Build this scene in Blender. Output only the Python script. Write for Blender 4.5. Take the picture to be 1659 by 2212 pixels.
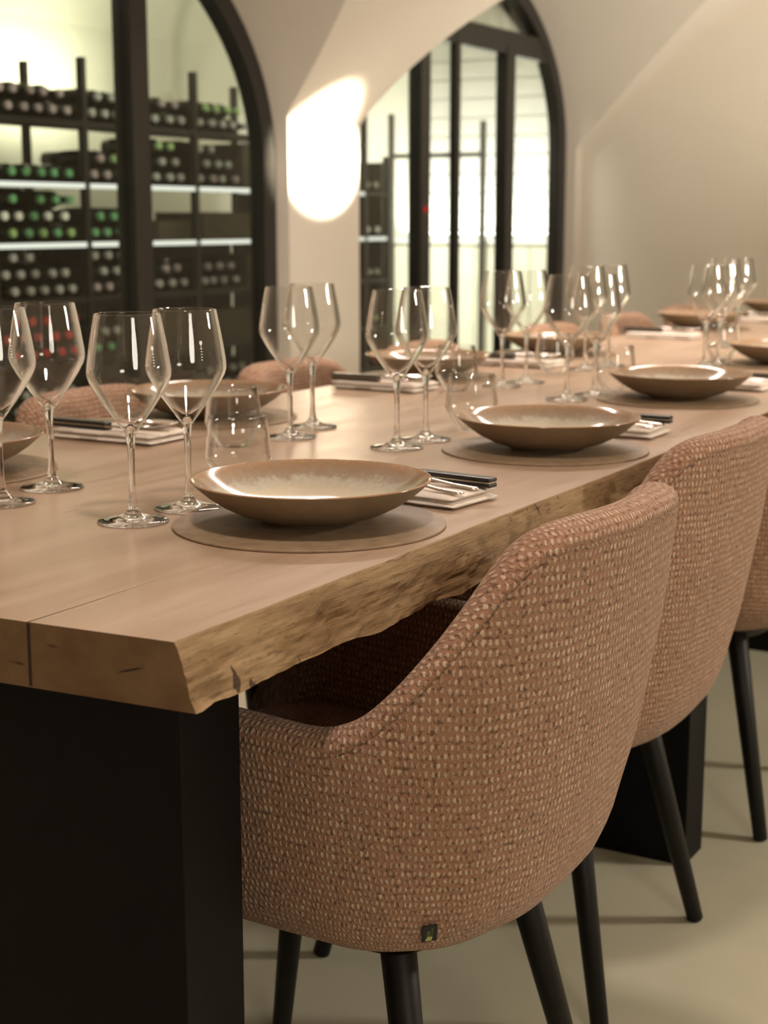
import bpy, math, random
from mathutils import Vector, Matrix, noise

for o in list(bpy.data.objects):
    bpy.data.objects.remove(o, do_unlink=True)
SC = bpy.context.scene
COL = SC.collection
random.seed(7)

# ------------------------------------------------------------------ camera
FPX, HOR, CX, CY = 3323.0, 475.0, 829.5, 1106.0
PITCH = math.atan((CY - HOR) / FPX)
CAM_H = 1.072
cam_d = bpy.data.cameras.new('camera')
cam = bpy.data.objects.new('camera', cam_d)
COL.objects.link(cam)
cam.location = (0, 0, CAM_H)
cam.rotation_euler = (math.pi / 2 - PITCH, 0, math.radians(30 - 90))
cam_d.sensor_fit = 'VERTICAL'
cam_d.sensor_height = 36.0
cam_d.lens = FPX / 2212.0 * 36.0
cam_d.clip_start = 0.05
cam_d.dof.use_dof = True
cam_d.dof.focus_distance = 1.52
cam_d.dof.aperture_fstop = 7.4
SC.camera = cam

# ------------------------------------------------------------------ view, world, lights
SC.view_settings.view_transform = 'Standard'
SC.view_settings.look = 'None'
SC.view_settings.gamma = 1.0
SC.view_settings.use_curve_mapping = False
SC.view_settings.exposure = 0.2
SC.cycles.max_bounces = 14
SC.cycles.transparent_max_bounces = 40
SC.cycles.transmission_bounces = 14
SC.cycles.glossy_bounces = 6
SC.cycles.diffuse_bounces = 4
SC.cycles.sample_clamp_indirect = 6.0
SC.cycles.blur_glossy = 0.3

w = bpy.data.worlds.new('world')
SC.world = w
w.use_nodes = True
w.node_tree.nodes['Background'].inputs['Color'].default_value = (1.0, 0.80, 0.58, 1)
w.node_tree.nodes['Background'].inputs['Strength'].default_value = 0.02

def aim(o, target):
    d = Vector(target) - o.location
    o.rotation_euler = d.to_track_quat('-Z', 'Y').to_euler()

def lamp(name, kind, loc, power, color, target=None, **kw):
    d = bpy.data.lights.new(name, kind)
    d.energy = power
    d.color = color
    for k, v in kw.items():
        setattr(d, k, v)
    o = bpy.data.objects.new(name, d)
    COL.objects.link(o)
    o.location = loc
    if target is not None:
        aim(o, target)
    return o

WARM = (1.0, 0.915, 0.785)
PINK = (1.0, 0.84, 0.735)
# narrow accent spot on the pier between the two glazed arches
ps = lamp('pier_spot', 'SPOT', (5.50, 0.90, 2.42), 6500, (1.0, 0.92, 0.72), (5.48, 3.46, 1.335),
          spot_size=math.radians(12), spot_blend=0.6, shadow_soft_size=0.02)
ps.scale = (1.16, 0.82, 1.0)      # oval beam
# long narrow line of light over the far side of the table, an added soft fill over its near end
lamp('table_line', 'AREA', (3.75, 1.64, 2.34), 55, PINK, (3.60, 1.50, 0.75), shape='RECTANGLE', size=2.2, size_y=0.06)
lamp('corner_fill', 'AREA', (0.85, 0.55, 2.42), 17, PINK, (1.2, 1.0, 0.75), shape='DISK', size=0.22)
# room lamp on the camera side, then an added wide fill beside it
lamp('camera_side_light', 'AREA', (3.4, -1.5, 1.75), 68, WARM, (3.0, 1.0, 0.6), shape='DISK', size=0.35)
lamp('camera_side_light', 'AREA', (-0.1, -1.2, 1.55), 15, WARM, (1.6, 1.0, 0.6), shape='DISK', size=0.7)
# unseen spots added to brighten the vault from below
lamp('vault_wash', 'SPOT', (6.6, 0.2, 1.0), 260, WARM, (7.0, 2.0, 2.4), spot_size=math.radians(95), spot_blend=0.9, shadow_soft_size=0.1)
lamp('vault_wash', 'SPOT', (3.2, -0.6, 1.2), 170, WARM, (3.9, 1.9, 2.3), spot_size=math.radians(110), spot_blend=0.9, shadow_soft_size=0.1)
# cellar lamps behind the glass
lamp('cellar_lamp', 'AREA', (5.70, 5.00, 1.66), 7, (1.0, 0.97, 0.72), (5.76, 5.3, 1.84), shape='RECTANGLE', size=0.7, size_y=0.1)
lamp('cellar_lamp', 'AREA', (5.2, 3.70, 2.0), 5, (0.95, 1.0, 0.86), (5.2, 4.15, 0.9), shape='RECTANGLE', size=2.4, size_y=0.12)
lamp('cellar_lamp', 'AREA', (7.5, 4.2, 2.25), 36, (1.0, 0.98, 0.93), (9.0, 4.75, 0.35), shape='RECTANGLE', size=0.8, size_y=0.3, spread=math.radians(95))

# ------------------------------------------------------------------ helpers
def mesh_obj(name, verts, faces, mats, parent=None, smooth=False, uvs=None, fmat=None, loc=None):
    me = bpy.data.meshes.new(name)
    me.from_pydata(verts, [], faces)
    for m in (mats if isinstance(mats, (list, tuple)) else [mats]):
        me.materials.append(m)
    if smooth:
        me.polygons.foreach_set('use_smooth', [True] * len(me.polygons))
    if fmat:
        me.polygons.foreach_set('material_index', fmat)
    if uvs:
        ul = me.uv_layers.new(name='UVMap')
        for l in me.loops:
            ul.data[l.index].uv = uvs[l.vertex_index]
    me.update()
    o = bpy.data.objects.new(name, me)
    COL.objects.link(o)
    if parent is not None:
        o.parent = parent
    if loc is not None:
        o.location = loc
    return o

class MB:
    def __init__(s):
        s.v, s.f = [], []
    def add(s, vs, fs):
        b = len(s.v)
        s.v += [tuple(p) for p in vs]
        s.f += [tuple(i + b for i in f) for f in fs]
    def box(s, x0, x1, y0, y1, z0, z1, M=None):
        vs = [(x, y, z) for z in (z0, z1) for y in (y0, y1) for x in (x0, x1)]
        if M is not None:
            vs = [tuple(M @ Vector(p)) for p in vs]
        s.add(vs, [(0, 2, 3, 1), (4, 5, 7, 6), (0, 1, 5, 4), (2, 6, 7, 3), (0, 4, 6, 2), (1, 3, 7, 5)])
    def bbox(s, x0, x1, y0, y1, z0, z1, r, M=None):
        """box with chamfered edges (rounded slab)"""
        n = 3
        def ring(ins, z):
            pts = []
            for cx, cy, a0 in ((x1 - r, y1 - r, 0), (x0 + r, y1 - r, 90), (x0 + r, y0 + r, 180), (x1 - r, y0 + r, 270)):
                for k in range(n + 1):
                    a = math.radians(a0 + 90 * k / n)
                    pts.append((cx + (r - ins) * math.cos(a), cy + (r - ins) * math.sin(a), z))
            return pts
        rings = []
        rz = min(r, (z1 - z0) / 2)
        for k in range(n + 1):
            a = math.radians(90 * k / n)
            rings.append(ring(rz * (1 - math.sin(a)), z0 + rz * (1 - math.cos(a))))
        for k in range(n, -1, -1):
            a = math.radians(90 * k / n)
            rings.append(ring(rz * (1 - math.sin(a)), z1 - rz * (1 - math.cos(a))))
        m = len(rings[0])
        vs = [p for q in rings for p in q]
        if M is not None:
            vs = [tuple(M @ Vector(p)) for p in vs]
        fs = []
        for i in range(len(rings) - 1):
            for k in range(m):
                k2 = (k + 1) % m
                fs.append((i * m + k, i * m + k2, (i + 1) * m + k2, (i + 1) * m + k))
        fs.append(tuple(range(m - 1, -1, -1)))
        fs.append(tuple((len(rings) - 1) * m + k for k in range(m)))
        s.add(vs, fs)
    def lathe(s, prof, n=32, M=None, cap0=True, cap1=True):
        vs, fs = [], []
        for r, z in prof:
            for k in range(n):
                a = 2 * math.pi * k / n
                p = (r * math.cos(a), r * math.sin(a), z)
                vs.append(tuple(M @ Vector(p)) if M is not None else p)
        for i in range(len(prof) - 1):
            for k in range(n):
                k2 = (k + 1) % n
                fs.append((i * n + k, i * n + k2, (i + 1) * n + k2, (i + 1) * n + k))
        if cap0:
            fs.append(tuple(range(n - 1, -1, -1)))
        if cap1:
            fs.append(tuple((len(prof) - 1) * n + k for k in range(n)))
        s.add(vs, fs)
    def tube(s, p0, p1, r0, r1, n=16):
        p0, p1 = Vector(p0), Vector(p1)
        q = (p1 - p0).to_track_quat('Z', 'Y').to_matrix().to_4x4()
        M = Matrix.Translation(p0) @ q
        L = (p1 - p0).length
        s.lathe([(r0 * 0.9, 0), (r0, r0 * 0.1), (r1, L - r1 * 0.25), (r1 * 0.8, L)], n, M)
    def build(s, name, mat, parent=None, smooth=False, loc=None):
        return mesh_obj(name, s.v, s.f, mat, parent, smooth, loc=loc)

def empty(name, loc, rz=0.0):
    o = bpy.data.objects.new(name, None)
    o.empty_display_size = 0.05
    COL.objects.link(o)
    o.location = loc
    o.rotation_euler = (0, 0, rz)
    return o

def tag(o, label, cat, group=None):
    o['label'] = label
    o['category'] = cat
    if group:
        o['group'] = group
    return o

def struct(o):
    o['kind'] = 'structure'
    return o

def copy_tree(o, parent=None):
    c = o.copy()
    COL.objects.link(c)
    c.parent = parent
    for ch in o.children:
        copy_tree(ch, c)
    return c

def weighted(o):
    """sharp edges by angle for smooth lathes"""
    o.data.set_sharp_from_angle(angle=math.radians(35))
    return o

# ------------------------------------------------------------------ materials
class NT:
    def __init__(s, name):
        s.m = bpy.data.materials.new(name)
        s.m.use_nodes = True
        s.t = s.m.node_tree
        s.t.nodes.clear()
        s.out = s.t.nodes.new('ShaderNodeOutputMaterial')
    def n(s, typ, **kw):
        d = s.t.nodes.new(typ)
        for k, v in kw.items():
            setattr(d, k, v)
        return d
    def l(s, a, b):
        s.t.links.new(a, b)
    def put(s, sock, v):
        if hasattr(v, 'is_linked') or hasattr(v, 'links'):
            s.l(v, sock)
        else:
            sock.default_value = v
    def math(s, op, a, b=0.0, c=None):
        d = s.n('ShaderNodeMath', operation=op)
        s.put(d.inputs[0], a)
        s.put(d.inputs[1], b)
        if c is not None:
            s.put(d.inputs[2], c)
        return d.outputs[0]
    def noise(s, vec, scale, detail=4, rough=0.55):
        d = s.n('ShaderNodeTexNoise')
        if vec is not None:
            s.l(vec, d.inputs['Vector'])
        d.inputs['Scale'].default_value = scale
        d.inputs['Detail'].default_value = detail
        d.inputs['Roughness'].default_value = rough
        return d.outputs['Fac']
    def ramp(s, fac, stops):
        d = s.n('ShaderNodeValToRGB')
        e = d.color_ramp.elements
        while len(e) < len(stops):
            e.new(0.5)
        for i, (p, c) in enumerate(stops):
            e[i].position = p
            e[i].color = (c[0], c[1], c[2], 1)
        s.l(fac, d.inputs['Fac'])
        return d.outputs['Color']
    def mix(s, fac, a, b, mode='MIX'):
        d = s.n('ShaderNodeMix', data_type='RGBA', blend_type=mode)
        s.put(d.inputs['Factor'], fac)
        s.put(d.inputs['A'], a if not isinstance(a, tuple) else (*a[:3], 1))
        s.put(d.inputs['B'], b if not isinstance(b, tuple) else (*b[:3], 1))
        return d.outputs['Result']
    def coords(s, kind='Object', scale=None, rot=None):
        c = s.n('ShaderNodeTexCoord').outputs[kind]
        if scale or rot:
            mp = s.n('ShaderNodeMapping')
            s.l(c, mp.inputs['Vector'])
            if scale:
                mp.inputs['Scale'].default_value = scale
            if rot:
                mp.inputs['Rotation'].default_value = rot
            c = mp.outputs['Vector']
        return c
    def bsdf(s, color, rough=0.5, metal=0.0, spec=0.5, bump=None, bstr=0.3, bdist=0.002, sheen=0.0, coat=0.0):
        b = s.n('ShaderNodeBsdfPrincipled')
        s.put(b.inputs['Base Color'], color if not isinstance(color, tuple) else (*color[:3], 1))
        s.put(b.inputs['Roughness'], rough)
        b.inputs['Metallic'].default_value = metal
        b.inputs['Specular IOR Level'].default_value = spec
        b.inputs['Sheen Weight'].default_value = sheen
        b.inputs['Coat Weight'].default_value = coat
        b.inputs['Coat Roughness'].default_value = 0.08
        if bump is not None:
            bn = s.n('ShaderNodeBump')
            bn.inputs['Strength'].default_value = bstr
            bn.inputs['Distance'].default_value = bdist
            s.l(bump, bn.inputs['Height'])
            s.l(bn.outputs['Normal'], b.inputs['Normal'])
        s.l(b.outputs[0], s.out.inputs['Surface'])
        s.b = b
        return s.m

def simple(name, color, rough=0.5, metal=0.0, spec=0.5, nscale=0, namt=0.1, coat=0.0):
    t = NT(name)
    c = color
    bump = None
    if nscale:
        f = t.noise(t.coords(), nscale)
        lo = tuple(x * (1 - namt) for x in color)
        hi = tuple(min(1, x * (1 + namt)) for x in color)
        c = t.ramp(f, [(0.3, lo), (0.7, hi)])
        bump = f
    return t.bsdf(c, rough, metal, spec, bump, 0.08, 0.002, coat=coat)

def emit(name, color, strength):
    t = NT(name)
    e = t.n('ShaderNodeEmission')
    e.inputs['Color'].default_value = (*color, 1)
    e.inputs['Strength'].default_value = strength
    t.l(e.outputs[0], t.out.inputs['Surface'])
    return t.m

def thin_glass(name, tint=(0.97, 0.98, 0.97), ior=1.5, rough=0.0):
    t = NT(name)
    lw = t.n('ShaderNodeLayerWeight')
    lw.inputs['Blend'].default_value = 0.5
    f0 = ((ior - 1) / (ior + 1)) ** 2
    fac = t.math('ADD', f0, t.math('MULTIPLY', 1 - f0, t.math('POWER', lw.outputs['Facing'], 5.0)))
    tr = t.n('ShaderNodeBsdfTransparent')
    tr.inputs['Color'].default_value = (*tint, 1)
    gl = t.n('ShaderNodeBsdfGlossy')
    gl.inputs['Roughness'].default_value = rough
    mx = t.n('ShaderNodeMixShader')
    t.l(fac, mx.inputs[0])
    t.l(tr.outputs[0], mx.inputs[1])
    t.l(gl.outputs[0], mx.inputs[2])
    t.l(mx.outputs[0], t.out.inputs['Surface'])
    return t.m

def bowl_glass(name):
    """thin blown wall: clear face on, refracting where it is seen edge on"""
    t = NT(name)
    lw = t.n('ShaderNodeLayerWeight')
    lw.inputs['Blend'].default_value = 0.5
    fac = t.math('ADD', 0.04, t.math('MULTIPLY', 0.96, t.math('POWER', lw.outputs['Facing'], 4.0)))
    tr = t.n('ShaderNodeBsdfTransparent')
    tr.inputs['Color'].default_value = (0.985, 0.985, 0.98, 1)
    gl = t.n('ShaderNodeBsdfGlossy')
    gl.inputs['Roughness'].default_value = 0.0
    mx = t.n('ShaderNodeMixShader')
    t.l(fac, mx.inputs[0]); t.l(tr.outputs[0], mx.inputs[1]); t.l(gl.outputs[0], mx.inputs[2])
    g = t.n('ShaderNodeBsdfGlass')
    g.inputs['IOR'].default_value = 1.5
    g.inputs['Roughness'].default_value = 0.0
    mr = t.n('ShaderNodeMapRange', interpolation_type='SMOOTHSTEP')
    t.l(lw.outputs['Facing'], mr.inputs['Value'])
    mr.inputs['From Min'].default_value = 0.35
    mr.inputs['From Max'].default_value = 0.75
    m2 = t.n('ShaderNodeMixShader')
    t.l(mr.outputs[0], m2.inputs[0]); t.l(mx.outputs[0], m2.inputs[1]); t.l(g.outputs[0], m2.inputs[2])
    t.l(m2.outputs[0], t.out.inputs['Surface'])
    return t.m

def solid_glass(name):
    t = NT(name)
    g = t.n('ShaderNodeBsdfGlass')
    g.inputs['IOR'].default_value = 1.48
    g.inputs['Roughness'].default_value = 0.0
    t.l(g.outputs[0], t.out.inputs['Surface'])
    return t.m

def plaster(name, color):
    t = NT(name)
    c = t.coords()
    f = t.noise(c, 1.3, 5, 0.6)
    g = t.noise(c, 22, 4, 0.6)
    col = t.ramp(f, [(0.3, tuple(x * 0.95 for x in color)), (0.7, color)])
    return t.bsdf(col, 0.85, 0, 0.2, g, 0.12, 0.004)

def fabric(name, nub, nub2, gap, p=0.0061):
    t = NT(name)
    uv = t.coords('UV')
    dn = t.n('ShaderNodeTexNoise')
    t.l(uv, dn.inputs['Vector'])
    dn.inputs['Scale'].default_value = 60
    dn.inputs['Detail'].default_value = 3
    off = t.n('ShaderNodeVectorMath', operation='MULTIPLY_ADD')
    t.l(dn.outputs['Color'], off.inputs[0])
    off.inputs[1].default_value = (0.0052, 0.0052, 0)
    t.l(uv, off.inputs[2])
    dn2 = t.n('ShaderNodeTexNoise')
    t.l(uv, dn2.inputs['Vector'])
    dn2.inputs['Scale'].default_value = 260
    dn2.inputs['Detail'].default_value = 2
    off2 = t.n('ShaderNodeVectorMath', operation='MULTIPLY_ADD')
    t.l(dn2.outputs['Color'], off2.inputs[0])
    off2.inputs[1].default_value = (0.0036, 0.0044, 0)
    t.l(off.outputs[0], off2.inputs[2])
    sp = t.n('ShaderNodeSeparateXYZ')
    t.l(off2.outputs[0], sp.inputs[0])
    tv = t.math('DIVIDE', sp.outputs[1], p * 1.48)
    row = t.math('FLOOR', tv)
    rn = t.n('ShaderNodeTexWhiteNoise', noise_dimensions='1D')
    t.l(row, rn.inputs['W'])
    su = t.math('ADD', t.math('DIVIDE', sp.outputs[0], p), t.math('MULTIPLY', rn.outputs['Value'], 0.9))
    cu = t.math('FLOOR', su)
    fu = t.math('SUBTRACT', t.math('SUBTRACT', su, cu), 0.5)
    fv = t.math('SUBTRACT', t.math('SUBTRACT', tv, row), 0.5)
    cid = t.n('ShaderNodeCombineXYZ')
    t.l(cu, cid.inputs[0])
    t.l(row, cid.inputs[1])
    wn = t.n('ShaderNodeTexWhiteNoise', noise_dimensions='2D')
    t.l(cid.outputs[0], wn.inputs['Vector'])
    ex = t.math('POWER', t.math('ABSOLUTE', t.math('MULTIPLY', fu, 2.95)), 2.2)
    ey = t.math('POWER', t.math('ABSOLUTE', t.math('MULTIPLY', fv, 2.5)), 2.2)
    d = t.math('ADD', ex, ey)
    h = t.math('MAXIMUM', t.math('SUBTRACT', 1.0, d), 0.0)
    h = t.math('POWER', h, 0.6)
    fine = t.noise(uv, 900, 3, 0.6)
    big = t.noise(uv, 14, 3, 0.6)
    rnd = t.math('ADD', t.math('MULTIPLY', wn.outputs['Value'], 0.75), t.math('MULTIPLY', big, 0.5))
    ncol = t.mix(rnd, nub, nub2)
    gcol = t.mix(fine, tuple(x * 0.55 for x in gap), tuple(x * 1.55 for x in gap))
    sm = t.n('ShaderNodeMapRange', interpolation_type='SMOOTHSTEP')
    t.l(h, sm.inputs['Value'])
    sm.inputs['From Min'].default_value = 0.15
    sm.inputs['From Max'].default_value = 0.85
    fac = t.math('MULTIPLY', sm.outputs[0], t.math('ADD', 0.40, t.math('MULTIPLY', wn.outputs['Value'], 0.5)))
    hole = t.noise(uv, 190, 2, 0.5)
    hm = t.n('ShaderNodeMapRange')
    t.l(hole, hm.inputs['Value'])
    hm.inputs['From Min'].default_value = 0.52
    hm.inputs['From Max'].default_value = 0.66
    gcol = t.mix(t.math('MULTIPLY', hm.outputs[0], 0.75), gcol, tuple(x * 0.25 for x in gap))
    col = t.mix(fac, gcol, ncol)
    hh = t.math('ADD', h, t.math('MULTIPLY', fine, 0.35))
    return t.bsdf(col, 0.9, 0, 0.15, hh, 0.8, 0.0022, sheen=0.15)

def wood_top(name):
    t = NT(name)
    c = t.coords('Object', (0.9, 9.0, 9.0))
    f = t.noise(c, 2.2, 8, 0.62)
    g = t.noise(t.coords('Object', (2.5, 60.0, 60.0)), 2.0, 6, 0.6)
    big = t.noise(t.coords('Object'), 2.4, 3, 0.5)
    col = t.ramp(f, [(0.3, (0.33, 0.215, 0.135)), (0.5, (0.43, 0.305, 0.215)), (0.7, (0.53, 0.39, 0.295))])
    col = t.mix(t.math('MULTIPLY', g, 0.50), col, (0.24, 0.15, 0.09))
    col = t.mix(t.math('MULTIPLY', big, 0.30), col, (0.37, 0.265, 0.19))
    # pale rubbed specks and a few dark checks in the grain
    sp = t.noise(t.coords('Object', (14, 40, 1)), 3.0, 5, 0.7)
    msk = t.n('ShaderNodeMapRange')
    t.l(sp, msk.inputs['Value'])
    msk.inputs['From Min'].default_value = 0.66
    msk.inputs['From Max'].default_value = 0.74
    col = t.mix(t.math('MULTIPLY', msk.outputs[0], 0.20), col, (0.52, 0.38, 0.28))
    dk = t.noise(t.coords('Object', (5, 70, 1)), 1.7, 2, 0.5)
    m2 = t.n('ShaderNodeMapRange')
    t.l(dk, m2.inputs['Value'])
    m2.inputs['From Min'].default_value = 0.745
    m2.inputs['From Max'].default_value = 0.78
    col = t.mix(t.math('MULTIPLY', m2.outputs[0], 0.8), col, (0.07, 0.035, 0.015))
    r = t.math('ADD', 0.22, t.math('MULTIPLY', f, 0.16))
    return t.bsdf(col, r, 0, 0.45, g, 0.10, 0.001)

def wood_edge(name, dark=1.0):
    t = NT(name)
    c = t.coords('Object', (3.0, 14.0, 16.0))
    f = t.noise(c, 3.0, 8, 0.7)
    g = t.noise(t.coords('Object', (16.0, 60.0, 120.0)), 2.0, 5, 0.6)
    col = t.ramp(f, [(0.28, (0.16 * dark, 0.085 * dark, 0.03 * dark)), (0.47, (0.36 * dark, 0.23 * dark, 0.115 * dark)),
                     (0.62, (0.48 * dark, 0.325 * dark, 0.17 * dark)), (0.8, (0.40 * dark, 0.275 * dark, 0.155 * dark))])
    st = t.noise(t.coords('Object', (5.0, 30.0, 110.0)), 2.6, 5, 0.65)
    col = t.mix(t.math('MULTIPLY', st, 0.55), col, (0.14 * dark, 0.08 * dark, 0.032 * dark))
    m2 = t.n('ShaderNodeMapRange')
    t.l(g, m2.inputs['Value'])
    m2.inputs['From Min'].default_value = 0.58
    m2.inputs['From Max'].default_value = 0.68
    col = t.mix(t.math('MULTIPLY', m2.outputs[0], 0.6), col, (0.07, 0.035, 0.012))
    kn = t.noise(t.coords('Object', (26.0, 30.0, 34.0)), 0.55, 1, 0.4)
    m3 = t.n('ShaderNodeMapRange')
    t.l(kn, m3.inputs['Value'])
    m3.inputs['From Min'].default_value = 0.66
    m3.inputs['From Max'].default_value = 0.70
    col = t.mix(t.math('MULTIPLY', m3.outputs[0], 0.6), col, (0.10, 0.055, 0.02))
    ck = t.noise(t.coords('Object', (95.0, 60.0, 22.0)), 1.0, 2, 0.5)
    m4 = t.n('ShaderNodeMapRange')
    t.l(ck, m4.inputs['Value'])
    m4.inputs['From Min'].default_value = 0.70
    m4.inputs['From Max'].default_value = 0.74
    col = t.mix(t.math('MULTIPLY', m4.outputs[0], 0.85), col, (0.025, 0.012, 0.004))
    h = t.math('SUBTRACT', t.math('ADD', f, t.math('MULTIPLY', st, 0.9)), t.math('MULTIPLY', m4.outputs[0], 0.5))
    return t.bsdf(col, 0.72, 0, 0.25, h, 0.5, 0.003)

def end_grain(name):
    t = NT(name)
    f = t.noise(t.coords('Object', (1, 7.0, 9.0)), 3.0, 6, 0.6)
    col = t.ramp(f, [(0.3, (0.12, 0.065, 0.028)), (0.7, (0.20, 0.115, 0.055))])
    vo = t.noise(t.coords('Object', (1, 12, 55)), 1.6, 2, 0.5)
    m2 = t.n('ShaderNodeMapRange')
    t.l(vo, m2.inputs['Value'])
    m2.inputs['From Min'].default_value = 0.70
    m2.inputs['From Max'].default_value = 0.75
    col = t.mix(t.math('MULTIPLY', m2.outputs[0], 0.8), col, (0.05, 0.02, 0.008))
    return t.bsdf(col, 0.65, 0, 0.3, f, 0.2, 0.002)

def glaze(name):
    """reactive glaze inside the plate: cream centre, speckled ring, brown rim (radius in object space)"""
    t = NT(name)
    c = t.coords('Object')
    sp = t.n('ShaderNodeSeparateXYZ')
    t.l(c, sp.inputs[0])
    r = t.math('SQRT', t.math('ADD', t.math('MULTIPLY', sp.outputs[0], sp.outputs[0]), t.math('MULTIPLY', sp.outputs[1], sp.outputs[1])))
    n1 = t.noise(c, 95, 4, 0.7)
    n2 = t.noise(c, 34, 3, 0.6)
    rr = t.math('ADD', r, t.math('MULTIPLY', t.math('SUBTRACT', n1, 0.5), 0.030))
    rr = t.math('ADD', rr, t.math('MULTIPLY', t.math('SUBTRACT', n2, 0.5), 0.012))
    rr = t.math('DIVIDE', rr, 0.13)
    col = t.ramp(rr, [(0.0, (0.52, 0.45, 0.34)), (0.68, (0.50, 0.43, 0.32)), (0.79, (0.40, 0.36, 0.29)), (0.86, (0.28, 0.21, 0.15)),
                      (0.96, (0.27, 0.165, 0.095)), (1.0, (0.33, 0.19, 0.10))])
    return t.bsdf(col, 0.13, 0, 0.4, n2, 0.03, 0.001)

def floor_mat(name):
    t = NT(name)
    c = t.coords()
    f = t.noise(c, 1.6, 6, 0.62)
    g = t.noise(c, 7, 5, 0.6)
    col = t.ramp(f, [(0.3, (0.47, 0.45, 0.335)), (0.55, (0.56, 0.525, 0.395)), (0.75, (0.60, 0.55, 0.42))])
    col = t.mix(t.math('MULTIPLY', g, 0.5), col, (0.44, 0.43, 0.32))
    return t.bsdf(col, 0.42, 0, 0.35, g, 0.05, 0.002)

M = {}
M['plaster'] = plaster('plaster', (0.69, 0.625, 0.55))
M['plaster_end'] = plaster('plaster_end', (0.70, 0.64, 0.55))
M['floor'] = floor_mat('floor')
M['black_steel'] = simple('black_steel', (0.0035, 0.0032, 0.003), 0.55, 0.0, 0.15, 14, 0.2)
M['frame_steel'] = simple('frame_steel', (0.016, 0.014, 0.011), 0.38, 0.0, 0.5, 14, 0.2)
M['leg'] = simple('leg', (0.007, 0.006, 0.005), 0.5, 0.0, 0.25, 30, 0.3)
M['fabric'] = fabric('fabric', (0.46, 0.303, 0.205), (0.62, 0.46, 0.325), (0.31, 0.165, 0.099))
M['wood_top'] = wood_top('wood_top')
M['wood_edge'] = wood_edge('wood_edge', 0.8)
M['end_grain'] = end_grain('end_grain')
M['crack'] = simple('crack', (0.03, 0.014, 0.006), 0.9)
M['thin_glass'] = thin_glass('thin_glass')
M['bowl_glass'] = bowl_glass('bowl_glass')
M['pane_glass'] = thin_glass('pane_glass', (0.93, 0.95, 0.92), 1.45)
M['glass'] = solid_glass('glass')
M['etch'] = simple('etch', (0.75, 0.75, 0.72), 0.8)
M['glaze'] = glaze('glaze')
M['stoneware'] = simple('stoneware', (0.225, 0.165, 0.10), 0.55, 0, 0.4, 40, 0.12)
M['leather'] = simple('leather', (0.24, 0.165, 0.10), 0.5, 0, 0.4, 60, 0.18)
M['linen'] = simple('linen', (0.74, 0.66, 0.58), 0.9, 0, 0.2, 180, 0.06)
M['steel'] = simple('steel', (0.78, 0.72, 0.66), 0.16, 1.0)
M['handle_black'] = simple('handle_black', (0.010, 0.009, 0.008), 0.3)
M['tang'] = simple('tang', (0.62, 0.58, 0.50), 0.25, 1.0)
M['tag_black'] = simple('tag_black', (0.008, 0.008, 0.009), 0.7)
M['tag_print'] = simple('tag_print', (0.46, 0.45, 0.16), 0.7)
M['tag_print_dim'] = simple('tag_print_dim', (0.10, 0.105, 0.02), 0.7)
M['bottle'] = simple('bottle', (0.012, 0.016, 0.008), 0.12, 0, 0.5)
M['cap_green'] = simple('cap_green', (0.16, 0.42, 0.19), 0.35)
M['cap_lime'] = simple('cap_lime', (0.34, 0.52, 0.20), 0.35)
M['cap_white'] = simple('cap_white', (0.85, 0.88, 0.82), 0.3)
M['cap_grey'] = simple('cap_grey', (0.42, 0.42, 0.39), 0.35)
M['cap_mauve'] = simple('cap_mauve', (0.42, 0.33, 0.33), 0.35)
M['cap_red'] = simple('cap_red', (0.62, 0.045, 0.04), 0.35)
M['case_wood'] = simple('case_wood', (0.075, 0.058, 0.036), 0.7, 0, 0.3, 9, 0.3)
M['rack_wood'] = simple('rack_wood', (0.045, 0.036, 0.024), 0.6, 0, 0.3, 9, 0.3)
M['cellar_white'] = plaster('cellar_white', (0.76, 0.74, 0.64))
M['board'] = simple('board', (0.68, 0.665, 0.62), 0.6, 0, 0.3, 5, 0.06)
M['cabinet'] = simple('cabinet', (0.60, 0.58, 0.47), 0.5, 0, 0.3, 5, 0.08)
M['led'] = emit('led', (1.0, 1.0, 0.90), 0.95)
M['led_bright'] = emit('led_bright', (0.97, 1.0, 0.93), 9.0)
M['red_led'] = emit('red_led', (1.0, 0.03, 0.05), 0.45)
M['red_glint'] = emit('red_glint', (1.0, 0.25, 0.15), 1.6)  # glow standing in for a red reflection on the pier

# ------------------------------------------------------------------ the room shell
WY, GY = 3.46, 3.52            # wall plane, glazing plane
YB, XL, XE = -1.8, -2.0, 8.2   # wall behind, wall at the camera end, end wall
VR = 3.596; VC = -0.9825; VY = 0.83
def zmain(y):
    return VC + math.sqrt(VR * VR - (y - VY) ** 2)
def ymain(z):
    return VY + math.sqrt(max(0.0, VR * VR - (z - VC) ** 2))
ARCH = [dict(c=3.9, a=1.335, b=0.95, z0=1.30), dict(c=6.955, a=1.175, b=0.90, z0=1.46)]

fl = MB()
fl.box(XL, 9.7, YB, 5.4, -0.05, 0)
struct(fl.build('floor', M['floor']))

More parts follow.
